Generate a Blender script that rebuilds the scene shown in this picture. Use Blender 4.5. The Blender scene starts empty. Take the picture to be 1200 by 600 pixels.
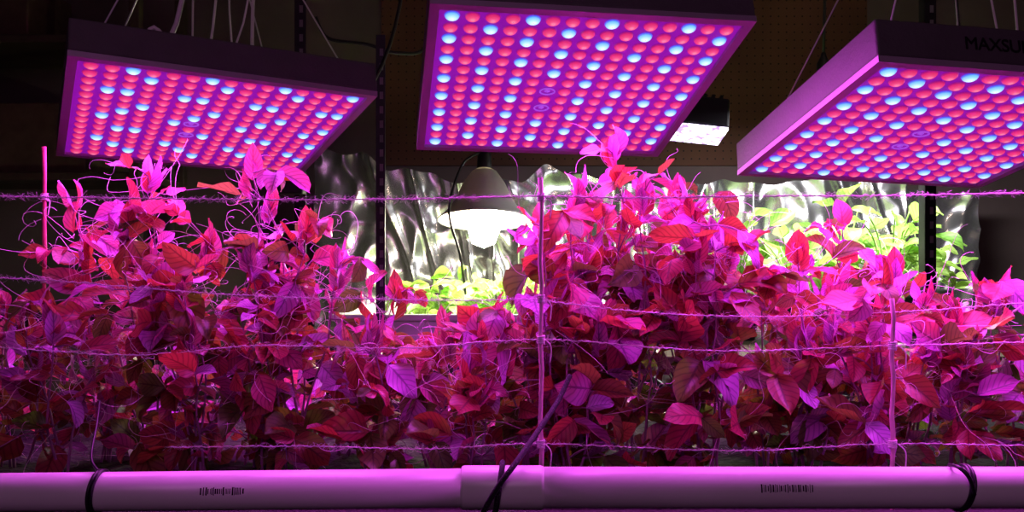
import bpy, bmesh, math, random
from mathutils import Vector, Matrix, noise, Euler
PI=math.pi
S=bpy.context.scene
col=S.collection
EYE=1.2; F=1000.0
def P(px,py,Y): return Vector(((px-600)/F*Y, Y, EYE+(300-py)/F*Y))

# ---------------------------------------------------------------- materials
def nm(name):
    m=bpy.data.materials.new(name); m.use_nodes=True
    nt=m.node_tree; return m,nt,nt.nodes['Principled BSDF']
def pmat(name,color,rough=.6,metal=0,emis=None,es=0,noise_amt=0,noise_scale=30,bump=0,bump_scale=80):
    m,nt,b=nm(name)
    b.inputs['Base Color'].default_value=(*color,1)
    b.inputs['Roughness'].default_value=rough
    b.inputs['Metallic'].default_value=metal
    if emis: 
        b.inputs['Emission Color'].default_value=(*emis,1); b.inputs['Emission Strength'].default_value=es
    tc=nt.nodes.new('ShaderNodeTexCoord')
    if noise_amt:
        n=nt.nodes.new('ShaderNodeTexNoise'); n.inputs['Scale'].default_value=noise_scale; n.inputs['Detail'].default_value=5
        nt.links.new(tc.outputs['Object'],n.inputs['Vector'])
        r=nt.nodes.new('ShaderNodeValToRGB')
        a=1-noise_amt
        r.color_ramp.elements[0].color=(*[c*a for c in color],1); r.color_ramp.elements[0].position=.3
        r.color_ramp.elements[1].color=(*[min(1,c*(1+noise_amt)) for c in color],1); r.color_ramp.elements[1].position=.7
        nt.links.new(n.outputs['Fac'],r.inputs['Fac']); nt.links.new(r.outputs['Color'],b.inputs['Base Color'])
    if bump:
        n2=nt.nodes.new('ShaderNodeTexNoise'); n2.inputs['Scale'].default_value=bump_scale; n2.inputs['Detail'].default_value=2
        nt.links.new(tc.outputs['Object'],n2.inputs['Vector'])
        bp=nt.nodes.new('ShaderNodeBump'); bp.inputs['Strength'].default_value=bump; bp.inputs['Distance'].default_value=.01
        nt.links.new(n2.outputs['Fac'],bp.inputs['Height']); nt.links.new(bp.outputs['Normal'],b.inputs['Normal'])
    return m
def add_translucent(m,color,fac):
    nt=m.node_tree; t=nt.nodes.new('ShaderNodeBsdfTranslucent'); t.inputs['Color'].default_value=(*color,1)
    ms=nt.nodes.new('ShaderNodeMixShader'); ms.inputs[0].default_value=fac
    nt.links.new(nt.nodes['Principled BSDF'].outputs[0],ms.inputs[1]); nt.links.new(t.outputs[0],ms.inputs[2])
    nt.links.new(ms.outputs[0],nt.nodes['Material Output'].inputs['Surface']); return m
def leafmat(name,stops,trans,tf,veins=7,rough=.42):
    m,nt,b=nm(name); N=nt.nodes; Lk=nt.links.new
    def attr(a):
        n=N.new('ShaderNodeAttribute'); n.attribute_name=a; return n.outputs['Fac']
    def math_(op,a,b_=None):
        n=N.new('ShaderNodeMath'); n.operation=op
        for i,v in enumerate((a,b_)):
            if v is None: continue
            if isinstance(v,(int,float)): n.inputs[i].default_value=v
            else: Lk(v,n.inputs[i])
        return n.outputs[0]
    lu=math_('ABSOLUTE',attr('lu')); lv=attr('lv')
    ph=math_('SUBTRACT',math_('MULTIPLY',lv,veins*2*PI),math_('MULTIPLY',lu,2.2*2*PI))
    s=math_('POWER',math_('ADD',math_('MULTIPLY',math_('SINE',ph),.5),.5),6)
    mid=math_('LESS_THAN',lu,.07)
    vein=math_('MAXIMUM',math_('MULTIPLY',s,.6),math_('MULTIPLY',mid,.8))
    def ramp(st):
        r=N.new('ShaderNodeValToRGB')
        r.color_ramp.elements[0].position=st[0][0]; r.color_ramp.elements[0].color=(*st[0][1],1)
        r.color_ramp.elements[1].position=st[-1][0]; r.color_ramp.elements[1].color=(*st[-1][1],1)
        for p,c in st[1:-1]:
            e=r.color_ramp.elements.new(p); e.color=(*c,1)
        Lk(attr('tint'),r.inputs['Fac']); return r.outputs['Color']
    mv=N.new('ShaderNodeMix'); mv.data_type='RGBA'; mv.blend_type='MULTIPLY'
    Lk(ramp(stops),mv.inputs[6]); mv.inputs[7].default_value=(.35,.3,.35,1); Lk(vein,mv.inputs[0])
    Lk(mv.outputs[2],b.inputs['Base Color']); b.inputs['Roughness'].default_value=rough
    t=N.new('ShaderNodeBsdfTranslucent')
    mt=N.new('ShaderNodeMix'); mt.data_type='RGBA'; mt.blend_type='MULTIPLY'
    Lk(ramp(trans),mt.inputs[6]); mt.inputs[7].default_value=(.3,.3,.3,1); Lk(vein,mt.inputs[0])
    Lk(mt.outputs[2],t.inputs['Color'])
    ms=N.new('ShaderNodeMixShader'); ms.inputs[0].default_value=tf
    Lk(b.outputs[0],ms.inputs[1]); Lk(t.outputs[0],ms.inputs[2])
    Lk(ms.outputs[0],N['Material Output'].inputs['Surface'])
    return m
def ledmat(name,stops,es):
    m,nt,b=nm(name); N=nt.nodes
    a=N.new('ShaderNodeAttribute'); a.attribute_name='lv'
    r=N.new('ShaderNodeValToRGB')
    r.color_ramp.elements[0].position=stops[0][0]; r.color_ramp.elements[0].color=(*stops[0][1],1)
    r.color_ramp.elements[1].position=stops[-1][0]; r.color_ramp.elements[1].color=(*stops[-1][1],1)
    for p,c in stops[1:-1]:
        e=r.color_ramp.elements.new(p); e.color=(*c,1)
    nt.links.new(a.outputs['Fac'],r.inputs['Fac']); nt.links.new(r.outputs['Color'],b.inputs['Emission Color'])
    b.inputs['Emission Strength'].default_value=es; b.inputs['Base Color'].default_value=(.2,.1,.2,1); b.inputs['Roughness'].default_value=.25
    return m
M={}
M['lit_pea_leaf']=leafmat('lit_pea_leaf',[(0,(.74,.3,.92)),(.24,(.56,.14,.64)),(.4,(.54,.055,.15)),(.7,(.34,.04,.06)),(1,(.12,.14,.04))],
                      [(0,(.6,.12,.2)),(.4,(.78,.13,.06)),(1,(.28,.32,.05))],.34,rough=.36)  # grow-light violet and red put into the leaf colours instead of green
M['pea_stem']=pmat('pea_stem',(.36,.13,.32),.5,noise_amt=.2)
M['tendril']=pmat('tendril',(.88,.55,.8),.5,noise_amt=.1)
M['green_leaf']=leafmat('green_leaf',[(0,(.18,.44,.06)),(1,(.46,.63,.16))],[(0,(.47,.78,.14)),(1,(.54,.8,.18))],.4,veins=6)
M['green_stem']=pmat('green_stem',(.3,.5,.12),.5,noise_amt=.2)
M['housing']=pmat('panel_housing',(.075,.07,.07),.6,.05,noise_amt=.1,bump=.1,bump_scale=300)
M['rim']=pmat('panel_rim',(.38,.3,.38),.45,.3,noise_amt=.05)
M['board']=pmat('led_board',(.2,.05,.2),.6,0,(.19,.004,.33),.95,noise_amt=.1)  # emission imitates LED light spilling onto the board
M['led_red']=ledmat('led_red',[(0,(1,.32,.42)),(.45,(.88,.08,.22)),(.84,(.72,.02,.15)),(.92,(.36,.005,.16)),(1,(.18,.002,.24))],1.0)
M['led_blue']=ledmat('led_blue',[(0,(.8,.95,1)),(.55,(.36,.72,1)),(.84,(.14,.44,1)),(.92,(.05,.1,.75)),(1,(.08,.02,.5))],1.25)
M['led_dim']=pmat('led_dim',(.1,.03,.2),.3,0,(.42,.08,.8),.8,noise_amt=.05)
M['wire']=pmat('steel_wire',(.75,.72,.74),.4,.2,noise_amt=.1)
M['cable']=pmat('black_cable',(.012,.012,.014),.5,noise_amt=.2)
M['whitecord']=pmat('white_cord',(.8,.74,.74),.5,noise_amt=.1)
M['ink']=pmat('black_ink',(.004,.003,.004),.8,noise_amt=.1)
M['pvc']=pmat('white_pvc',(.88,.9,.86),.28,0,noise_amt=.05,noise_scale=11)
M['stake']=pmat('stake_wood',(.8,.42,.58),.6,noise_amt=.15,noise_scale=60)
M['redstake']=pmat('red_stake',(.7,.1,.2),.5,noise_amt=.15,noise_scale=60)
M['twine']=pmat('twine_fibre',(.9,.66,.82),.9,noise_amt=.2,noise_scale=200)
M['strap']=pmat('black_strap',(.012,.012,.016),.4,noise_amt=.2)
M['soil']=pmat('dark_soil',(.010,.007,.006),.95,noise_amt=.5,noise_scale=60,bump=.6,bump_scale=90)
M['trough']=pmat('trough_board',(.012,.01,.01),.8,noise_amt=.3)
M['wood']=pmat('bench_wood',(.08,.055,.035),.7,noise_amt=.3,noise_scale=12)
M['post']=pmat('black_post',(.025,.025,.028),.45,.5,noise_amt=.2)
M['dark_case']=pmat('dark_case',(.006,.006,.01),.85,noise_amt=.2)
M['slot']=pmat('post_slot',(.2,.19,.2),.7,noise_amt=.2)
M['mylar']=pmat('mylar_foil',(.76,.76,.78),.25,.9,noise_amt=.08,noise_scale=5,bump=.2,bump_scale=9)
M['alu']=add_translucent(pmat('spun_aluminium',(.66,.64,.64),.4,.2,noise_amt=.05),(1,.85,.6),.014)  # slight warm translucency added so the metal shade seems to glow
M['bulb']=pmat('bulb_glow',(1,1,1),.4,0,(1,.92,.66),180,noise_amt=.02)
def lensmat():
    m,nt,b=nm('lamp_face'); N=nt.nodes
    tc=N.new('ShaderNodeTexCoord'); v=N.new('ShaderNodeTexVoronoi'); v.inputs['Scale'].default_value=75
    r=N.new('ShaderNodeValToRGB'); r.color_ramp.elements[0].color=(2.4,2.2,2.8,1); r.color_ramp.elements[0].position=.4
    r.color_ramp.elements[1].color=(.6,.35,.85,1); r.color_ramp.elements[1].position=.75
    nt.links.new(tc.outputs['Object'],v.inputs['Vector']); nt.links.new(v.outputs['Distance'],r.inputs['Fac'])
    nt.links.new(r.outputs['Color'],b.inputs['Emission Color']); b.inputs['Emission Strength'].default_value=1.3
    b.inputs['Base Color'].default_value=(.1,.1,.1,1)
    return m
M['fix_face']=lensmat()
M['tub']=pmat('white_tub',(.8,.82,.8),.5,noise_amt=.06)
M['pot']=pmat('dark_pot',(.03,.03,.03),.6,noise_amt=.2)
M['wall']=pmat('grey_wall',(.17,.125,.12),.9,noise_amt=.3,noise_scale=3)
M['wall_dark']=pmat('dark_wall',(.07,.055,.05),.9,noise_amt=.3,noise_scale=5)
M['floor']=pmat('concrete_floor',(.12,.11,.11),.85,noise_amt=.25,noise_scale=9)
M['ceil']=pmat('ceiling_board',(.06,.05,.045),.9,noise_amt=.2)
M['display']=pmat('red_display',(.1,0,0),.4,0,(1,.06,.03),.5,noise_amt=.05)
M['card']=pmat('brown_card',(.13,.08,.05),.85,noise_amt=.2)
def rope_mat():
    m,nt,b=nm('braided_cord')
    tc=nt.nodes.new('ShaderNodeTexCoord'); v=nt.nodes.new('ShaderNodeTexVoronoi'); v.inputs['Scale'].default_value=450
    r=nt.nodes.new('ShaderNodeValToRGB'); r.color_ramp.elements[0].color=(.09,.08,.1,1); r.color_ramp.elements[0].position=.12
    r.color_ramp.elements[1].color=(.006,.006,.01,1); r.color_ramp.elements[1].position=.35
    nt.links.new(tc.outputs['Object'],v.inputs['Vector']); nt.links.new(v.outputs['Distance'],r.inputs['Fac']); nt.links.new(r.outputs['Color'],b.inputs['Base Color'])
    b.inputs['Roughness'].default_value=.8
    return m
M['rope']=rope_mat()
def peg_mat():
    m,nt,b=nm('pegboard_brown'); N=nt.nodes; Lk=nt.links.new
    tc=N.new('ShaderNodeTexCoord'); sp=N.new('ShaderNodeSeparateXYZ'); Lk(tc.outputs['Object'],sp.inputs[0])
    def ax(o):
        d=N.new('ShaderNodeMath'); d.operation='MULTIPLY'; d.inputs[1].default_value=1/.0254; Lk(o,d.inputs[0])
        f=N.new('ShaderNodeMath'); f.operation='FRACT'; Lk(d.outputs[0],f.inputs[0])
        s=N.new('ShaderNodeMath'); s.operation='SUBTRACT'; s.inputs[1].default_value=.5; Lk(f.outputs[0],s.inputs[0])
        p=N.new('ShaderNodeMath'); p.operation='MULTIPLY'; Lk(s.outputs[0],p.inputs[0]); Lk(s.outputs[0],p.inputs[1]); return p.outputs[0]
    a=N.new('ShaderNodeMath'); a.operation='ADD'; Lk(ax(sp.outputs['X']),a.inputs[0]); Lk(ax(sp.outputs['Z']),a.inputs[1])
    l=N.new('ShaderNodeMath'); l.operation='LESS_THAN'; l.inputs[1].default_value=.012; Lk(a.outputs[0],l.inputs[0])
    n=N.new('ShaderNodeTexNoise'); n.inputs['Scale'].default_value=3; Lk(tc.outputs['Object'],n.inputs['Vector'])
    r=N.new('ShaderNodeValToRGB'); r.color_ramp.elements[0].color=(.09,.038,.022,1); r.color_ramp.elements[1].color=(.2,.08,.045,1); r.color_ramp.elements[0].position=.3; r.color_ramp.elements[1].position=.7
    Lk(n.outputs['Fac'],r.inputs['Fac'])
    mx=N.new('ShaderNodeMix'); mx.data_type='RGBA'; Lk(r.outputs['Color'],mx.inputs[6]); mx.inputs[7].default_value=(.03,.014,.01,1)
    Lk(l.outputs[0],mx.inputs[0]); Lk(mx.outputs[2],b.inputs['Base Color']); b.inputs['Roughness'].default_value=.75
    return m
M['peg']=peg_mat()

# ---------------------------------------------------------------- mesh helpers
class MB:
    def __init__(s): s.v=[]; s.f=[]; s.mi=[]; s.lu=[]; s.lv=[]; s.ti=[]; s.leafy=False
    def addv(s,p,a=0,b=0,t=0):
        s.v.append((p[0],p[1],p[2])); s.lu.append(a); s.lv.append(b); s.ti.append(t); return len(s.v)-1
    def face(s,ix,mi=0): s.f.append(tuple(ix)); s.mi.append(mi)
    def box(s,c,size,mi=0,rot=None,bev=0):
        c=Vector(c); hx,hy,hz=[d/2 for d in size]
        if bev<=0:
            vs=[Vector((x*hx,y*hy,z*hz)) for z in(-1,1) for y in(-1,1) for x in(-1,1)]
            if rot: vs=[rot@q for q in vs]
            b=len(s.v)
            for q in vs: s.addv(c+q)
            for f in((0,2,3,1),(4,5,7,6),(0,1,5,4),(2,6,7,3),(0,4,6,2),(1,3,7,5)): s.face([b+i for i in f],mi)
        else:
            bm=bmesh.new(); bmesh.ops.create_cube(bm,size=1); 
            for q in bm.verts: q.co=Vector((q.co.x*size[0],q.co.y*size[1],q.co.z*size[2]))
            bmesh.ops.bevel(bm,geom=bm.edges[:],offset=bev,segments=2,profile=.5,affect='EDGES')
            b=len(s.v); bm.verts.index_update()
            for q in bm.verts: s.addv(c+((rot@q.co) if rot else q.co))
            for f in bm.faces: s.face([b+q.index for q in f.verts],mi)
            bm.free()
    def tube(s,pts,rad,n=6,mi=0,cap=True,closed=False):
        pts=[Vector(p) for p in pts]; k=len(pts)
        if not isinstance(rad,(list,tuple)): rad=[rad]*k
        ref=None; b0=len(s.v)
        for i,p in enumerate(pts):
            if closed: t=pts[(i+1)%k]-pts[i-1]
            else: t=pts[min(i+1,k-1)]-pts[max(i-1,0)]
            if t.length<1e-9: t=Vector((0,0,1))
            t.normalize()
            if ref is None: ref=t.orthogonal().normalized()
            else:
                ref=ref-t*ref.dot(t)
                if ref.length<1e-6: ref=t.orthogonal()
                ref.normalize()
            bi=t.cross(ref)
            for j in range(n):
                a=2*PI*j/n; s.addv(p+(ref*math.cos(a)+bi*math.sin(a))*rad[i],0,i/(k-1 if k>1 else 1),.5)
        rng=k if closed else k-1
        for i in range(rng):
            i2=(i+1)%k
            for j in range(n):
                j2=(j+1)%n; s.face((b0+i*n+j,b0+i*n+j2,b0+i2*n+j2,b0+i2*n+j),mi)
        if cap and not closed:
            s.face([b0+j for j in range(n)][::-1],mi); s.face([b0+(k-1)*n+j for j in range(n)],mi)
    def lathe(s,prof,n=24,mat=None,mi=0,cap=False,led=False):
        mat=mat or Matrix(); b0=len(s.v); rm=max(r for r,z in prof)
        if led: s.leafy=True
        for r,z in prof:
            for j in range(n):
                a=2*PI*j/n; s.addv(mat@Vector((r*math.cos(a),r*math.sin(a),z)),0,r/rm)
        for i in range(len(prof)-1):
            for j in range(n):
                j2=(j+1)%n; s.face((b0+i*n+j,b0+i*n+j2,b0+(i+1)*n+j2,b0+(i+1)*n+j),mi)
        if cap:
            s.face([b0+j for j in range(n)][::-1],mi); s.face([b0+(len(prof)-1)*n+j for j in range(n)],mi)
    def leaf(s,o,d,n,L,W,fold=.3,curl=.5,tint=0,nu=2,nv=6,pw=.8,ruf=0):
        s.leafy=True
        d=d.normalized(); sd=d.cross(n)
        if sd.length<1e-4: sd=d.orthogonal()
        sd.normalize(); n=sd.cross(d).normalized(); b0=len(s.v)
        if abs(curl)<.02: curl=.02
        ph=random.uniform(0,6); tw=random.uniform(-.6,.6)
        for j in range(nv+1):
            t=j/nv; w=W*.5*max(.03,math.sin(PI*min(1,t)**pw)**.8 if 0<t<1 else 0); an=curl*t
            c=o+d*(L*math.sin(an)/curl)-n*(L*(1-math.cos(an))/curl); nn=n*math.cos(an)+d*math.sin(an)
            sj=sd*math.cos(tw*t)+nn*math.sin(tw*t); nj=nn*math.cos(tw*t)-sd*math.sin(tw*t)
            for i in range(-nu,nu+1):
                u=i/nu
                q=c+sj*(u*w*math.cos(fold))+nj*(abs(u)*w*math.sin(fold)+ruf*abs(u)*math.sin(ph+t*9+u*2)*W)
                s.addv(q,u,t,tint)
        k=2*nu+1
        for j in range(nv):
            for i in range(2*nu):
                a=b0+j*k+i; s.face((a,a+1,a+k+1,a+k))
    def mesh(s,name,mats,smooth=True):
        me=bpy.data.meshes.new(name); me.from_pydata(s.v,[],s.f)
        for m in (mats if isinstance(mats,(list,tuple)) else [mats]): me.materials.append(m)
        me.polygons.foreach_set('material_index',s.mi)
        me.polygons.foreach_set('use_smooth',[smooth]*len(s.f))
        if s.leafy:
            for nme,arr in(('lu',s.lu),('lv',s.lv),('tint',s.ti)):
                at=me.attributes.new(nme,'FLOAT','POINT'); at.data.foreach_set('value',arr)
        me.update(); return me
    def build(s,name,mats,parent=None,smooth=True):
        o=bpy.data.objects.new(name,s.mesh(name,mats,smooth)); col.objects.link(o)
        if parent: o.parent=parent
        return o
def tag(o,label,cat,group=None,kind=None):
    if label: o['label']=label
    if cat: o['category']=cat
    if group: o['group']=group
    if kind: o['kind']=kind
    return o
def empty(name,loc,label,cat,group=None):
    o=bpy.data.objects.new(name,None); o.location=loc; o.empty_display_size=.05; col.objects.link(o)
    return tag(o,label,cat,group)
def smooth_path(pts,sub=8):
    pts=[Vector(p) for p in pts]; out=[]
    for i in range(len(pts)-1):
        p0=pts[max(i-1,0)];p1=pts[i];p2=pts[i+1];p3=pts[min(i+2,len(pts)-1)]
        for k in range(sub):
            t=k/sub; out.append(.5*((2*p1)+(p2-p0)*t+(2*p0-5*p1+4*p2-p3)*t*t+(3*p1-p0-3*p2+p3)*t**3))
    out.append(pts[-1]); return out
def text_mesh(s,size,mat,name):
    c=bpy.data.curves.new(name,'FONT'); c.body=s; c.size=size; c.extrude=.0002; c.space_character=.97; c.align_x='LEFT'; c.align_y='CENTER'
    t=bpy.data.objects.new(name+'_tmp',c); col.objects.link(t)
    bpy.context.view_layer.update()
    src=bpy.data.meshes.new_from_object(t.evaluated_get(bpy.context.evaluated_depsgraph_get()))
    bpy.data.objects.remove(t)
    bm=bmesh.new()
    for dx,dz in((0,0),(.0004,0),(.0002,.00025),(.0002,-.00025)):
        n0=len(bm.verts); bm.from_mesh(src); bm.verts.ensure_lookup_table()
        for v in bm.verts[n0:]: v.co.x+=dx; v.co.y+=dz
    me=bpy.data.meshes.new(name); bm.to_mesh(me); bm.free()
    me.materials.append(mat)
    for p in me.polygons: p.material_index=0
    o=bpy.data.objects.new(name,me); col.objects.link(o); return o

# ---------------------------------------------------------------- the setting
def struct(name,c,size,m):
    b=MB(); b.box(c,size); o=b.build(name,m,smooth=False); o['kind']='structure'; return o
struct('floor',(0,.6,-.05),(6.2,4.6,.1),M['floor'])
CZ=2.35
struct('ceiling',(0,.6,CZ+.05),(6.2,4.6,.1),M['ceil'])
struct('wall_back',(0,2.8,CZ/2),(6.2,.1,CZ),M['wall'])
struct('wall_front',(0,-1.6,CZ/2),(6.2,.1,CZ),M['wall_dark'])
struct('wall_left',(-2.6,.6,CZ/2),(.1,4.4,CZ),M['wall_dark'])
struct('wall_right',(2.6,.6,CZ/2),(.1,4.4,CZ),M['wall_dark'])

# pegboard
b=MB(); b.box((0,0,0),(1.56,.012,.78),0,None,.002)
o=b.build('pegboard',M['peg'],smooth=False); o.location=(.36,2.7438,1.88)
tag(o,'brown pegboard with rows of small holes on the back wall','pegboard')

# ---------------------------------------------------------------- grow panels
SZ=.31; TH=.034
def grow_panel(rot,loc,label,text=False,lum=4.1,cords=(),sparse=False,name='grow_light_panel'):
    root=empty(name,loc,label,'grow light','square red and blue LED grow panels hanging in a row')
    root.rotation_euler=rot
    Mw=Matrix.Translation(loc)@Euler(rot).to_matrix().to_4x4()
    h=SZ/2
    b=MB(); b.box((0,0,TH/2+.001),(SZ,SZ,TH),0,None,.002)
    for i in range(7): b.box((-.09+.03*i,0,TH+.006),(.006,SZ*.7,.012))
    b.build('housing',M['housing'],root,False)
    b=MB(); rw=.009
    for sx in(-1,1): b.box((sx*(h-rw/2),0,-.002),(rw,SZ,.006))
    for sy in(-1,1): b.box((0,sy*(h-rw/2),-.002),(SZ-2*rw,rw,.006))
    b.build('rim',M['rim'],root,False)
    b=MB(); b.box((0,0,0),(SZ-2*rw,SZ-2*rw,.003)); b.build('led_board',M['board'],root,False)
    n=15; pit=(SZ-2*rw-.006)/n; prof=[(.0004,-.0046),(.002,-.0045),(.0040,-.0040),(.0056,-.0030),(.0066,-.0018),(.0070,-.0008),(.0076,0)]
    b=MB(); b.lathe(prof[::-1],14,led=True); red=b.mesh('red_led',M['led_red'])
    blue=red.copy(); blue.name='blue_led'; blue.materials.clear(); blue.materials.append(M['led_blue'])
    spots=[]
    for r in range(n):
        for c in range(n):
            if (r,c) in((7,6),(9,6)): 
                b=MB(); x=(c-7)*pit; y=(r-7)*pit
                b.tube([(x+.0082*math.cos(a*PI/8),y+.0066*math.sin(a*PI/8),-.003) for a in range(16)],.0009,5,closed=True)
                b.lathe([(.0034,-.0022),(.0004,-.004)],8,Matrix.Translation((x,y,0)))
                b.build('dim_led',M['led_dim'],root); continue
            isb=(c%2==0 and (r+c//2)%2==0) if not sparse else (c%2==1 and (r+c)%4==0 or c%4==2 and r%3==0)
            p=Vector(((c-7)*pit,(r-7)*pit,-.0015)); wd=Mw@p
            u=600+F*wd.x/wd.y; v=300-F*(wd.z-EYE)/wd.y
            spots.append((0 if 0<u<1200 and 0<v<600 else 1,wd.length,p,isb))
    spots.sort(key=lambda q:q[:2])
    for _,_,p,isb in spots[:100]:
        o=bpy.data.objects.new('blue_led' if isb else 'red_led',blue if isb else red); col.objects.link(o); o.parent=root; o.location=p
    b=MB()
    for _,_,p,isb in spots[100:]: b.lathe(prof[::-1],14,Matrix.Translation(p),1 if isb else 0,led=True)
    o=b.build('led_array',[M['led_red'],M['led_blue']],root); o['kind']='stuff'
    inv=Mw.inverted()
    apex=Mw@Vector((0,0,0))+Vector((0,.0,.34))
    for sx in(-1,1):
        for sy in(-1,1):
            a=Mw@Vector((sx*h*.82,sy*h*.82,TH))
            b=MB(); b.tube([inv@a,inv@apex],.0010,5); 
            b.lathe([(.004,0),(.004,.006),(.002,.009)],8,Matrix.Translation(Vector((sx*h*.82,sy*h*.82,TH))))
            b.build('hanging_wire',M['wire'],root)
    b=MB(); top=Vector((apex.x,apex.y,CZ)); b.tube([inv@apex,inv@top],.0025,6); b.lathe([(.001,.012),(.012,.01),(.012,-.01),(.001,-.012)],10,Matrix.Translation(inv@apex))
    b.build('hanging_cord',M['cable'],root)
    b=MB(); q=Mw@Vector((h*.5,h*.6,TH)); b.tube([inv@v for v in smooth_path([q,q+Vector((.03,.05,.06)),q+Vector((.1,.15,.05)),q+Vector((.16,.3,.3)),q+Vector((.16,.4,.9))])],.003,6)
    b.build('power_cord',M['cable'],root)
    for (lx,dx,dz,rad) in cords:
        a=Mw@Vector((lx,-h*.5,TH)); b=MB()
        b.tube([inv@v for v in smooth_path([a,a+Vector((dx*.4,.02,dz*.3)),a+Vector((dx,.05,dz)),a+Vector((dx*1.3,.2,CZ-a.z))])],rad,6)
        b.build('white_cord',M['whitecord'],root)
    if text:
        t_=text_mesh('MAXSUN',.0162,M['ink'],'lettering'); t_.parent=root
        t_.location=(-.0755,-h-.0004,TH*.52); t_.rotation_euler=(PI/2,0,0)
    ld=bpy.data.lights.new('panel_light','AREA'); ld.shape='SQUARE'; ld.size=.28; ld.energy=lum; ld.color=(.9,.09,1)
    lo=bpy.data.objects.new('panel_light',ld); col.objects.link(lo); lo.parent=root; lo.location=(0,0,-.01)
    return root
grow_panel((-.209,.0331,.5146),(-.362,1.0163,1.3575),'left grow light panel, tilted down to its right, above the wispy vines',cords=((-.1,.05,.12,.0028),(.05,-.03,.1,.0024),(-.04,.02,.1,.0015),(0.0,-.05,.09,.0013),(.09,-.1,.1,.0012),(-.07,.09,.1,.0012)),sparse=True)
grow_panel((-.3118,.0114,.1477),(.0573,.9362,1.3822),'middle grow light panel, largest in view, cut off by the top of the frame')
grow_panel((-.2174,.0398,.1204),(.4412,.884,1.3279),'right grow light panel with lettering on its dark near side',True,cords=((.03,.03,.1,.0012),(.09,-.05,.1,.0012)))

# ---------------------------------------------------------------- planter, bench, pipe
SOIL=.97
b=MB()
b.box((0,.69,.866),(1.9,.03,.248)); b.box((0,1.235,.866),(1.9,.03,.248))
for sx in(-1,1): b.box((sx*.935,.9625,.866),(.03,.515,.248))
b.box((0,.9625,.752),(1.84,.515,.02))
o=b.build('planter_trough',M['trough'],smooth=False); tag(o,'long dark planter trough holding the pea row behind the pipe','planter')
b=MB()
NX,NY=70,22
for j in range(NY+1):
    for i in range(NX+1):
        x=-.915+1.83*i/NX; y=.708+.509*j/NY
        b.addv((x,y,SOIL+.008*noise.noise(Vector((x*25,y*25,1)))))
for j in range(NY):
    for i in range(NX):
        a=j*(NX+1)+i; b.face((a,a+1,a+NX+2,a+NX+1))
o=b.build('soil',M['soil']); tag(o,'dark soil filling the trough under the pea plants','soil',kind='stuff')
def bench(name,x0,x1,y0,y1,zt,label):
    r=empty(name,((x0+x1)/2,(y0+y1)/2,0),label,'bench')
    w,d=x1-x0,y1-y0
    b=MB(); b.box((0,0,zt-.015),(w,d,.03),0,None,.003); b.build('tabletop',M['wood'],r,False)
    for sx in(-1,1):
        for sy in(-1,1):
            b=MB(); b.box((sx*(w/2-.05),sy*(d/2-.05),(zt-.03)/2),(.06,.06,zt-.03),0,None,.003); b.build('leg',M['wood'],r,False)
bench('workbench',-1.0,1.0,.66,1.28,.742,'wooden bench carrying the planter trough')

PY,PZ,PR=.69,1.0128,.0164
PL=.0155
BEND=-.010
pipe=empty('pvc_pipe',(0,PY,PZ),'white plastic pipe joined by a coupling, running across the front of the plants','pipe')
rotY=Matrix.Rotation(PI/2,4,'Y')
def pipe_len(x0,x1,r):
    b=MB(); b.lathe([(r*.85,x0),(r,x0),(r,x0+(x1-x0)*.5),(r,x1),(r*.85,x1)],40,rotY); return b
o=pipe_len(-.85,-.005,PL).build('pipe',M['pvc'],pipe); o.rotation_euler=(0,BEND,0)
pipe_len(.005,.85,PR).build('pipe',M['pvc'],pipe)
b=MB(); r2=PR+.0011; x0,x1=-.041,.0255
b.lathe([(PL,x0),(r2-.0010,x0+.0003),(r2-.0003,x0+.0012),(r2,x0+.0026),(r2,x1-.0026),(r2-.0003,x1-.0012),(r2-.001,x1-.0003),(PR,x1)],40,rotY)
b.build('coupling',M['pvc'],pipe)
random.seed(5)
def marking(pxa,pxb,PR):
    b=MB(); x=(pxa-600)/F*(PY-PR); xe=(pxb-600)/F*(PY-PR)
    while x<xe:
        w=random.choice((.0005,.0008,.0012)); hgt=random.choice((.13,.17,.2)); c=PI*.93
        R_=PR+.0002; vs=[]
        for k in range(4):
            a=c-hgt+2*hgt*k/3
            vs.append((b.addv((x,R_*math.cos(a),R_*math.sin(a))),b.addv((x+w,R_*math.cos(a),R_*math.sin(a)))))
        for k in range(3): b.face((vs[k][0],vs[k][1],vs[k+1][1],vs[k+1][0]))
        x+=w+random.choice((.0005,.0008,.0012))
    return b.build('printed_marking',M['ink'],pipe)
marking(234,285,PL).rotation_euler=(0,BEND,0); marking(892,952,PR)

# ties round the pipe
def loop_pts(xc,r,tilt=0,n=36,dz=0): return [Vector((xc+tilt*math.sin(2*PI*a/n),PY+r*math.cos(2*PI*a/n),PZ+dz+r*math.sin(2*PI*a/n))) for a in range(n)]
b=MB(); x=(103-600)/F*.672; dz=x*math.sin(-BEND)
for dx in(-.0014,.0014): b.tube(loop_pts(x+dx,PL+.0013,.0015,36,dz),.0014,6,closed=True)
b.tube(smooth_path([(x,PY-.002,PZ+dz+PL+.002),P(107,535,.70),P(114,495,.74),P(117,470,.78)]),.0011,6)
o=b.build('cable_tie',M['strap']); tag(o,'black strap looped round the left end of the pipe','strap','black straps round the pipe')
b=MB(); x=(1140-600)/F*.672
for dx in(-.0014,.0014): b.tube(loop_pts(x+dx,PR+.0013,.004),.0014,6,closed=True)
b.tube(smooth_path([P(1112,545,.69),P(1124,548,.676),P(1136,560,.671),P(1142,580,.671)]),.0017,6)
o=b.build('cable_tie',M['strap']); tag(o,'black strap with a loose tail round the right end of the pipe','strap','black straps round the pipe')
rp=empty('braided_rope',(0,PY,PZ),'black braided rope tied slantwise around the pipe coupling','rope')
base=Vector((0,PY,PZ))
def relp(pts): return [Vector(p)-base for p in pts]
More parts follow.
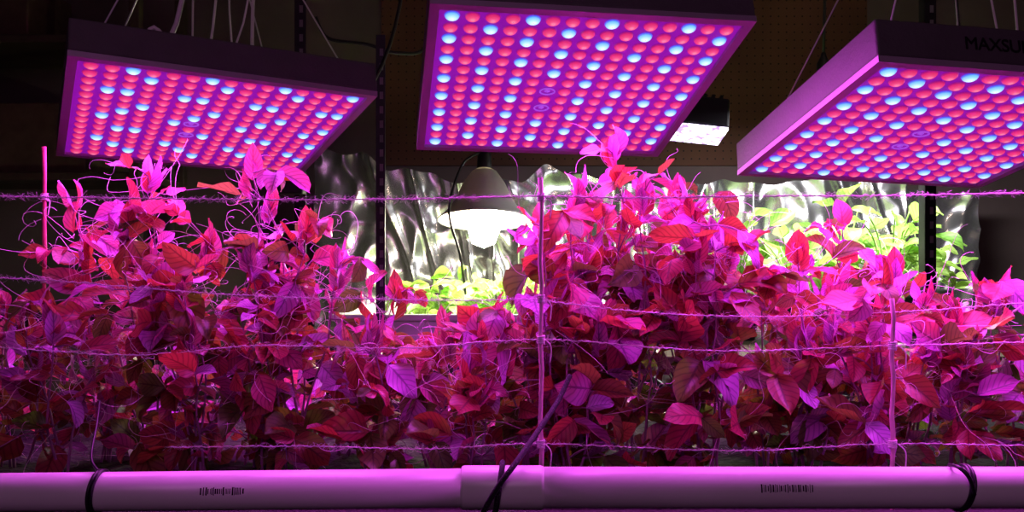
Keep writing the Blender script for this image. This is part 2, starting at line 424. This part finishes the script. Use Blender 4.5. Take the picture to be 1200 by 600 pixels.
b=MB(); b.tube(relp(smooth_path([P(668,440,.78),P(655,468,.76),P(632,503,.72),P(604,543,.675),P(584,570,.664),P(566,602,.668),P(556,640,.69)])),.0023,8); b.build('cord',M['rope'],rp)
b=MB(); b.tube(relp(loop_pts((584-600)/F*.668,PR+.0035,.003)),.0023,8,closed=True); b.build('loop',M['rope'],rp)

# ---------------------------------------------------------------- stakes and twine
TY=.785
def stake(px,topy,label,knots,Y=TY,r_=.0021,mat='stake'):
    p=P(px,topy,Y); hgt=p.z-(SOIL-.05); r=empty('garden_stake',(p.x,Y,SOIL-.05),label,'stake','thin stakes holding up the twine')
    b=MB(); n=14; b.tube([(.0008*math.sin(i*2.1),.0008*math.cos(i*1.7),hgt*i/n) for i in range(n+1)],[r_+.0002*math.sin(i*1.9) for i in range(n+1)],8)
    b.build('stick',M[mat],r)
    for ky in knots:
        z=P(px,ky,Y).z-(SOIL-.05)
        b=MB(); b.tube([((r_+.0010)*math.cos(a*.7),(r_+.0010)*math.sin(a*.7),z-.004+.008*a/40) for a in range(41)],.0009,5); 
        b.tube(smooth_path([(.004,-.003,z),(.009,-.006,z-.006),(.008,-.008,z-.02)],4),.0006,5)
        b.build('knot',M['twine'],r)
stake(52,172,'tall thin reddish stake standing at the left among wispy tendrils',(231,328),Y=.92,r_=.0022,mat='redstake')
stake(634,208,'thin stake in the middle, rising above the coupling',(231,350,398,520))
stake(1046,350,'short thin stake on the right in front of dense leaves',(405,520),Y=.765,r_=.0022)
def twine(pts,label,seed,Y=.81,r=.00042,fz=2):
    random.seed(seed); path=smooth_path([P(x,y,Y-.004) for x,y in pts],60)
    b=MB(); b.tube([p+Vector((0,random.uniform(-.0003,.0003),random.uniform(-.0006,.0006))) for p in path],[r+random.uniform(-.0001,.0003) for _ in path],5)
    for k in range(0,len(path),1):
        p=path[k]
        for _ in range(fz):
            q=p+Vector((random.uniform(-.008,.008),random.uniform(-.003,.003),random.uniform(-.0045,.0045)))
            b.tube([p,(p+q)/2+Vector((0,0,random.uniform(-.0015,.0015))),q],.00011,3,cap=False)
    o=b.build('twine',M['twine']); tag(o,label,'twine','twine lines strung across the plants')
twine([(-60,229),(52,231),(200,233),(350,234),(500,233),(634,230),(750,232),(870,230),(1050,229),(1260,225)],'topmost fuzzy twine, stretched straight across just below the panels',1,TY,.00055,3)
twine([(-60,325),(52,328),(220,342),(330,348),(430,350),(530,352),(633,350)],'second twine from the top, sloping from the left stake to the middle stake',2)
twine([(634,352),(760,366),(900,371),(1080,364),(1260,350)],'twine sagging to the right of the middle stake at leaf-top height',3)
twine([(-60,402),(150,416),(300,405),(470,408),(634,398),(840,411),(1046,405),(1260,400)],'twine crossing the middle of the leafy row at the right stake top',4)
twine([(200,524),(350,523),(500,526),(634,520),(860,528),(1046,520),(1260,524)],'lowest twine, just above the pipe',5)

# ---------------------------------------------------------------- pea plants
def rv(a=1): return Vector((random.uniform(-a,a),random.uniform(-a,a),random.uniform(-a,a)))
def tendril(b,o,d,L,curl,r=.00036):
    pts=[o.copy()]; p=o.copy(); d=d.normalized(); n=18; ax=rv().normalized(); bend=0
    for i in range(n):
        t=i/n
        bend=curl*(t**2)*1.6+random.uniform(-.25,.25)
        d=(Matrix.Rotation(bend*.5,3,ax)@d).normalized(); p=p+d*(L/n); pts.append(p.copy())
    b.tube(pts,[r*(1-.4*i/n) for i in range(n+1)],3,1,cap=False)
def pea_plant(px,ty,Y,nst,seed,label,tend=.5,dens=1.0,group=None,lmax=1.0,hmin=.57,lean_=.09):
    random.seed(seed)
    base=Vector(((px-600)/F*Y,Y,SOIL)); H=P(px,ty,Y).z-SOIL
    root=empty('pea_plant',base,label,'plant',group)
    bs,bl=MB(),MB()
    def safe(o,d,L):
        if base.y+o.y+d.y*L<.745: d.y=abs(d.y)*.4
        return d
    for k in range(nst):
        h=H*(1 if k==0 else random.uniform(hmin,.96))-.025
        p=Vector((random.uniform(-.015,.015),random.uniform(-.02,.02),0))
        lean=Vector((random.uniform(-.1,.1),random.uniform(-.1,.12),0)) if k else Vector((0,0,0))
        if k==0: p=Vector((0,0,0))
        if k>0: lean.x+=random.choice((-1,1))*lean_
        step=.025; n=max(4,int(h/step)); pts=[p.copy()]; phi=random.uniform(0,6.28); wob=Vector((0,0,0))
        for i in range(n):
            wob=wob*.75+Vector((random.uniform(-.28,.28),random.uniform(-.28,.28),0))
            d=(Vector((0,0,1))+lean+wob*.8)
            if k==0: d.x-=p.x*9; d.y-=p.y*5
            d.normalize(); p=p+d*(h/n); pts.append(p.copy())
            if base.y+p.y<.78: p.y=.78-base.y
        f=h/max(.02,pts[-1].z)
        for q in pts: q.z*=f
        sp=smooth_path(pts,3); bs.tube(sp,[.0016-.0010*i/len(sp) for i in range(len(sp))],6)
        for i in range(1,len(pts)):
            fr=i/n; o=pts[i]; phi+=PI*.85+random.uniform(-.7,.7)
            hh=(SOIL+o.z-1.0)/.32
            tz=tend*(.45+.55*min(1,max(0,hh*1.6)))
            def tint(): return min(1,max(0,random.gauss(.6-.26*hh,.32)))  # grow-light tint: more violet towards the panels, darker red towards the soil
            out=Vector((math.cos(phi),math.sin(phi),0))
            sz=random.uniform(.62,1.18)*(1.0 if fr<.85 else 1-.18*(fr-.85)/.15)*lmax
            for _ in range(2):
                if random.random()<tz*.9: tendril(bs,o,out+rv(.9),random.uniform(.04,.12),random.uniform(.2,1.8))
            if random.random()<.10+.32*(1-fr):
                continue
            for sgn in(-1,1):
                if random.random()<.62*dens:
                    d=out*.7+Vector((-out.y,out.x,0))*sgn*.8+Vector((0,0,random.uniform(-.5,.8)))
                    L=random.uniform(.02,.038)*sz; d=safe(o,d,L)
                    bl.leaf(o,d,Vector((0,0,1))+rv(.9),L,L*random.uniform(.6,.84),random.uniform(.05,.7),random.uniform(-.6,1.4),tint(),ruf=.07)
            pl=random.uniform(.018,.06)*sz; pd=(out+Vector((0,0,random.uniform(-.3,.9)))).normalized(); pd=safe(o,pd,pl+.03)
            mid=o+pd*pl*.55+Vector((0,0,.004)); e=o+pd*pl
            bs.tube([o,mid,e],[.0009,.0007,.0005],5)
            for q in (mid,e):
                for sgn in(-1,1):
                    if random.random()<.75*dens:
                        side=Vector((-pd.y,pd.x,0))
                        d=pd*random.uniform(.2,.9)+side*sgn*random.uniform(.3,1)+Vector((0,0,random.uniform(-1.1,.5)))
                        L=random.uniform(.026,.053)*sz; d=safe(q,d,L)
                        nn=Vector((0,0,1))+Vector((0,-.55,0))+rv(.95)
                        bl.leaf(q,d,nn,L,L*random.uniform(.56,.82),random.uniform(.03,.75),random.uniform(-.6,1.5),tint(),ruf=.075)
            for _ in range(2):
                if random.random()<tz*.75:
                    tendril(bs,e,pd+rv(.7)+Vector((0,0,.2)),random.uniform(.03,.10),random.uniform(.3,2.0))
        o=pts[-1]; 
        for q in range(random.choice((4,5,6))):
            a=random.uniform(0,6.28); L=random.uniform(.018,.042)*lmax; sl=random.uniform(.1,.7)
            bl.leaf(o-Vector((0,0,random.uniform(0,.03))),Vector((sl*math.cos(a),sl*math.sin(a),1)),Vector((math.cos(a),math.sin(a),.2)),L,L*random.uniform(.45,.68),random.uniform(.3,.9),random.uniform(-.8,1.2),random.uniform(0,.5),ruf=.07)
        for q in range(2+int(tend*5)):
            tendril(bs,o-Vector((0,0,random.uniform(0,.05))),Vector((random.uniform(-1,1),random.uniform(-.6,.6),random.uniform(-.3,.7))),random.uniform(.03,.10),random.uniform(.2,1.8))
    bs.build('stem',[M['pea_stem'],M['tendril']],root); bl.build('foliage',M['lit_pea_leaf'],root)
    return root
G='pea plants in the front of the row'
front=[
(12,330,.93,4,11,'sparse vine at the far left edge, beyond the left stake',1,.6),
(72,345,.88,4,12,'wispy low vine just right of the left stake',1,.65),
(128,265,.95,4,13,'thin vine with many pale tendrils under the left corner of the left panel',1.0,.65),
(180,182,.93,4,14,'tall narrow shoot touching the left panel near its left side',.9,.95),
(236,252,.87,5,15,'bushy vine with veined leaves tinted grow-light red under the middle of the left panel',.6,1),
(298,178,.93,6,16,'tall pointed shoot reaching the bottom edge of the left panel',.7,1),
(350,242,.9,6,17,'leafy vine under the right end of the left panel',.6,1),
(398,285,.98,4,18,'vine tip standing before the left part of the silver foil',.6,1),
(448,356,.88,4,19,'low plant below the slotted post, right of the left clump',.75,1),
(508,368,.93,4,20,'low plant in front of the white tub',.75,1),
(565,368,.86,4,21,'low plant below the clamp lamp, left of the middle stake',.75,1),
(622,332,.93,4,22,'plant directly behind the middle stake',.5,1),
(664,240,.88,5,23,'vine with leaves tinted grow-light red just right of the middle stake',.4,1),
(694,155,.93,6,24,'tallest shoot, overlapping the bottom edge of the middle panel',.4,1),
(745,198,.9,6,25,'broad leafy vine below the right corner of the middle panel',.45,1),
(796,193,.96,6,26,'tall leafy vine below the small bright lamp',.45,1),
(842,238,.87,5,27,'leafy vine below the left corner of the right panel',.5,1),
(896,308,.93,4,28,'shorter plant in a dip between the two right hand clumps',.6,1),
(942,264,.9,5,29,'upright shoot in front of the bright green potted plants',.6,1),
(976,236,.98,5,30,'taller shoot under the middle of the right panel',.6,1),
(1022,302,.87,5,31,'leafy plant just left of the short right stake',.6,1),
(1078,330,.93,4,32,'plant just right of the short right stake',.75,1),
(1130,336,.88,4,33,'plant above the right hand strap',.75,1),
(1180,315,.93,4,34,'plant at the right edge of the row, partly cut off',.9,.95)]
for px,ty,Y,ns,sd,lb,td,dn in front: pea_plant(px,ty,Y,ns,sd,lb,td*.85,dn,G)
GB='pea plants filling the back of the row'
for i,px in enumerate(range(20,1230,100)):
    random.seed(100+i); pea_plant(px+random.uniform(-20,20),390+random.uniform(-15,30),1.07+random.uniform(-.04,.06),3,200+i,'lower pea plant half hidden in the shaded back of the row',.3,1,GB,1.0)

# ---------------------------------------------------------------- background bench, tub, green plants
bench('plant_bench',-.6,1.4,1.7,2.42,1.0,'background bench carrying the tub and potted greens')
b=MB()
tx0,tx1,ty0,ty1,tz0,tz1=-.36,.1,1.78,2.22,1.0,1.078
b.box(((tx0+tx1)/2,(ty0+ty1)/2,tz0+.006),(tx1-tx0,ty1-ty0,.012))
for y in(ty0,ty1): b.box(((tx0+tx1)/2,y,(tz0+tz1)/2),(tx1-tx0,.012,tz1-tz0)); b.box(((tx0+tx1)/2,y+(-.006 if y==ty0 else .006),tz1-.006),(tx1-tx0+.03,.02,.014),0,None,.003)
for x in(tx0,tx1): b.box((x,(ty0+ty1)/2,(tz0+tz1)/2),(.012,ty1-ty0,tz1-tz0)); b.box((x,(ty0+ty1)/2,tz1-.006),(.02,ty1-ty0+.02,.014),0,None,.003)
o=b.build('plant_tub',M['tub'],smooth=False); tag(o,'shallow white rimmed tub under the clamp lamp','tub')
def green_plant(x,y,z0,hgt,wid,nl,ll,seed,label,group,pot=False,name='leafy_green'):
    random.seed(seed); root=empty(name,(x,y,z0),label,'plant',group); bl,bs=MB(),MB(); z=0
    if pot:
        b=MB(); b.lathe([(.001,0),(.045,0),(.06,.1),(.066,.1),(.066,.115),(.058,.115),(.056,.1),(.001,.1)],20); b.build('pot',M['pot'],root); z=.1
    for i in range(nl):
        a=random.uniform(0,6.28); r=random.random()**.6; e=Vector((math.cos(a)*r*wid,math.sin(a)*r*wid,z+hgt*random.uniform(.15,1)*(1-.35*r)))
        o=Vector((random.uniform(-.01,.01),random.uniform(-.01,.01),z))
        bs.tube(smooth_path([o,o.lerp(e,.5)+Vector((0,0,.15*hgt)),e],4),.0018,5)
        d=Vector((math.cos(a),math.sin(a),random.uniform(-.3,.8)))
        L=ll*random.uniform(.6,1.2); bl.leaf(e,d,Vector((0,-.3,1))+rv(.6),L,L*random.uniform(.55,.8),random.uniform(.05,.6),random.uniform(.1,1.4),random.random(),2,7,.75,.07)
    bs.build('stem',M['green_stem'],root); bl.build('foliage',M['green_leaf'],root)
GL='green seedlings in the white tub'
for i,(px,py,Y,hh,lb) in enumerate([(508,330,1.98,.14,'bright green lettuce at the left side of the white tub'),(550,318,2.05,.18,'bright green lettuce directly under the clamp lamp bulb'),(590,325,1.95,.17,'bright green lettuce right of the lamp glow in the tub'),(622,318,2.1,.16,'green lettuce at the right end of the tub, behind the middle stake')]):
    p=P(px,py,Y); green_plant(p.x,Y,1.02,hh,.075,36,.068,300+i,lb,GL)
GP='potted greens under the right hand lamp'
for i,(px,Y,hh,ll,nl,lb) in enumerate([(800,2.0,.2,.055,28,'potted green plant below the small bright lamp'),(862,2.05,.26,.065,34,'tall potted green plant beside the glowing foil'),(925,1.95,.21,.075,34,'potted green plant behind the dip between the right hand clumps'),(985,2.1,.26,.07,36,'potted green plant in the middle of the right hand greens'),(1042,1.95,.27,.085,36,'potted plant with large pale green leaves by the right slotted post'),(1084,2.15,.18,.055,26,'potted green plant at the right end of the foil')]):
    p=P(px,300,Y); green_plant(p.x,Y,1.0,hh,.088,nl,ll,320+i,lb,GP,True,'potted_green')

# foil
def mylar(name,x0,x1,z0,ztop,Y,seed,label):
    b=MB(); nx=int((x1-x0)*200); nz=130
    for j in range(nz+1):
        for i in range(nx+1):
            x=x0+(x1-x0)*i/nx; zt=ztop(x); z=z0+(zt-z0)*j/nz
            sl=x+1.1*(z-1.6)*noise.noise(Vector((x*1.8,0,seed+4)))
            rg=1-abs(noise.noise(Vector((sl*7,z*1.8,seed+2))))*2
            cr=abs(noise.noise(Vector((x*11+z*5,z*8-x*4,seed+6))))
            f=.05*noise.noise(Vector((sl*5,z*1.2,seed)))-.024*max(0,rg)**4+.03*cr+.003*noise.noise(Vector((x*30,z*22,seed)))
            b.addv((x,Y-.01+f,z))
    for j in range(nz):
        for i in range(nx):
            a=j*(nx+1)+i; b.face((a,a+1,a+nx+2,a+nx+1))
    o=b.build(name,M['mylar'],smooth=True); tag(o,label,'foil')
mylar('foil_sheet',-.58,1.37,0.0,lambda x:1.42+.09*noise.noise(Vector((x*3.5,0,3)))+.025*noise.noise(Vector((x*15,0,9)))+(.09*max(0,min(1,(-.2-x)/.25))),2.52,1,'crinkled silver foil sheet hanging behind the green plants')

# clamp lamp
lp=P(567,257,2.0)
lamp=empty('clamp_lamp',lp,'metal clamp lamp with glowing bulb hanging over the white tub','lamp')
lamp.rotation_euler=(-.19,0,0)
b=MB(); b.lathe([(.018,.122),(.03,.115),(.05,.086),(.066,.05),(.082,.024),(.102,.004),(.110,-.002),(.108,-.004),(.1,.001),(.079,.021),(.063,.048),(.047,.083),(.026,.11)],40); b.build('reflector',M['alu'],lamp)
b=MB(); b.lathe([(.001,.172),(.012,.17),(.016,.162),(.018,.122),(.014,.1),(.001,.1)],20); b.build('socket',M['cable'],lamp)
b=MB(); b.lathe([(.013,.105),(.015,.082),(.027,.045),(.036,.0),(.036,-.03),(.027,-.056),(.001,-.068)],24); b.build('bulb',M['bulb'],lamp)
b=MB(); b.tube(smooth_path([(0,0,.168),(0,.0,.25),(.01,.05,.5),(0,.05,CZ-lp.z)]),.003,6)
b.tube(smooth_path([(-.01,-.01,.16),(-.05,-.04,.12),(-.075,-.09,.0),(-.05,-.08,-.1),(-.04,-.02,-.18)]),.003,6); b.build('cord',M['cable'],lamp)

# small bright lamp behind
fp=P(816,160,1.9)
fx=empty('small_grow_lamp',fp,'small boxy lamp with a glaring pinkish face behind the middle panel','lamp')
fx.rotation_euler=(-.25,.1,.0)
b=MB(); b.box((0,.0,.045),(.125,.085,.07),0,None,.006)
for i in range(6): b.box((-.045+.018*i,0,.083),(.006,.07,.012))
b.build('housing',M['dark_case'],fx,False)
b=MB(); b.box((0,0,.006),(.12,.09,.008),0,None,.002); b.build('lens',M['fix_face'],fx,False)
b=MB(); b.tube([(0,0,.085),(0,0,.2)],.004,6); b.tube(smooth_path([(0,0,.2),(.02,.1,.4),(.0,.2,CZ-fp.z-.01)]),.003,6); b.build('cord',M['cable'],fx)
ld=bpy.data.lights.new('greens_fill_light','AREA'); ld.shape='RECTANGLE'; ld.size=.4; ld.size_y=.15; ld.energy=12.5; ld.color=(.99,.96,1)  # added light without a fixture, apart from the small lamp, brightens the greens
lo=bpy.data.objects.new('greens_fill_light',ld); col.objects.link(lo); lo.location=P(1000,130,1.9); lo.rotation_euler=(.13,0,0)

# slotted posts
def post(px,Y,ztop,label,w=.022):
    x=(px-600)/F*Y; b=MB(); b.box((0,0,ztop/2),(w,.004,ztop)); b.box((-w/2+.002,.012,ztop/2),(.004,.024,ztop))
    z=.7
    while z<ztop-.02: b.box((.002,-.002,z),(.007,.0012,.014),1); z+=.028
    o=b.build('slotted_post',[M['post'],M['slot']],smooth=False); o.location=(x,Y,0); tag(o,label,'post','black slotted shelf posts'); return o
post(352,1.66,CZ,'black slotted post behind the left panel')
post(446,1.66,1.63,'black slotted post left of the clamp lamp, before the foil',.018)
post(1090,1.66,CZ,'black slotted post behind the right panel')

# controller on the post
cp=P(342,214,1.645)
c=empty('timer_box',cp,'small dark controller with faint red lights on the post below the left panel','controller')
b=MB(); b.box((0,0,0),(.05,.03,.045),0,None,.004); b.build('case',M['cable'],c,False)
b=MB()
b.box((0,-.0155,.006),(.022,.002,.007))
b.build('display',M['display'],c,False)

# dim storage shelf in the left background
sh=empty('storage_shelf',(-1.42,2.52,0),'dim storage shelf in the dark left background','shelf')
for sx in(-1,1):
    for sy in(-1,1):
        b=MB(); b.box((sx*.38,sy*.16,1.0),(.03,.03,2.0),0,None,.003); b.build('upright',M['wood'],sh,False)
for z in(.5,1.05,1.42,1.8):
    b=MB(); b.box((0,0,z),(.76,.34,.022),0,None,.003); b.build('board',M['wood'],sh,False)
for i,(x,y,z,w,hh) in enumerate([(-1.6,2.5,1.431,.2,.16),(-1.33,2.52,1.431,.26,.2),(-1.5,2.5,1.811,.3,.16)]):
    b=MB(); b.box((0,0,hh/2),(w,.24,hh),0,None,.004); b.box((0,0,hh+.0008),(.04,.236,.0016))
    o=b.build('storage_box',M['card'],smooth=False); o.location=(x,y,z)
    tag(o,('small brown box at the left of the dim shelf','larger brown box beside the small one on the dim shelf','long brown box on the top board of the dim shelf')[i],'box')

# hanging plug
hp=P(965,75,2.3)
h=empty('hanging_plug',hp,'black cord with a socket hanging before the pegboard','cord')
b=MB(); b.tube([(0,0,.02),(.004,0,.2),(0,0,CZ-hp.z)],.004,6); b.build('cord',M['cable'],h)
b=MB(); b.lathe([(.001,-.03),(.014,-.03),(.018,-.02),(.018,.0),(.008,.02),(.006,.03),(.001,.03)],16); b.build('socket',M['cable'],h)
# swagged black cable behind the left and middle panels
b=MB(); b.tube(smooth_path([P(370,20,1.9),P(385,45,1.9),P(430,52,1.9),P(465,62,1.9),P(500,55,1.95),P(520,0,2.0),Vector((-.15,2.0,CZ))]),.004,6)
o=b.build('black_cable',M['cable']); tag(o,'black cable swagged between the left and middle panels','cable')

# warm fill bulb added out of view to brighten the back wall and pegboard
cb=empty('fill_bulb',(.9,1.5,CZ),'bare bulb added out of view to brighten the back wall','lamp')
b=MB(); b.lathe([(.03,0),(.03,-.02),(.018,-.03),(.018,-.05)],16,cap=True); b.build('socket',M['cable'],cb)
b=MB(); b.lathe([(.014,-.05),(.03,-.085),(.03,-.1),(.018,-.12),(.001,-.125)],16); b.build('bulb',pmat('fill_bulb_glow',(1,1,1),.4,0,(1,.72,.55),44,noise_amt=.02),cb)
# added fill light behind the camera, lifts panel sides, pipe and leaf fronts
ld=bpy.data.lights.new('fill_light','AREA'); ld.shape='SQUARE'; ld.size=.5; ld.energy=1.9; ld.color=(.94,.38,.88)
lo=bpy.data.objects.new('fill_light',ld); col.objects.link(lo); lo.location=(0,-.5,1.85); lo.rotation_euler=(math.radians(64),0,0)

# ---------------------------------------------------------------- world, camera
w=bpy.data.worlds.new('World'); S.world=w; w.use_nodes=True
w.node_tree.nodes['Background'].inputs[0].default_value=(.006,.004,.007,1)
try: S.view_settings.view_transform='Standard'
except Exception: pass
cd=bpy.data.cameras.new('Camera'); cd.sensor_width=36; cd.lens=30; cd.clip_start=.02
cam=bpy.data.objects.new('Camera',cd); col.objects.link(cam); cam.location=(0,0,EYE); cam.rotation_euler=(PI/2,0,0); S.camera=cam
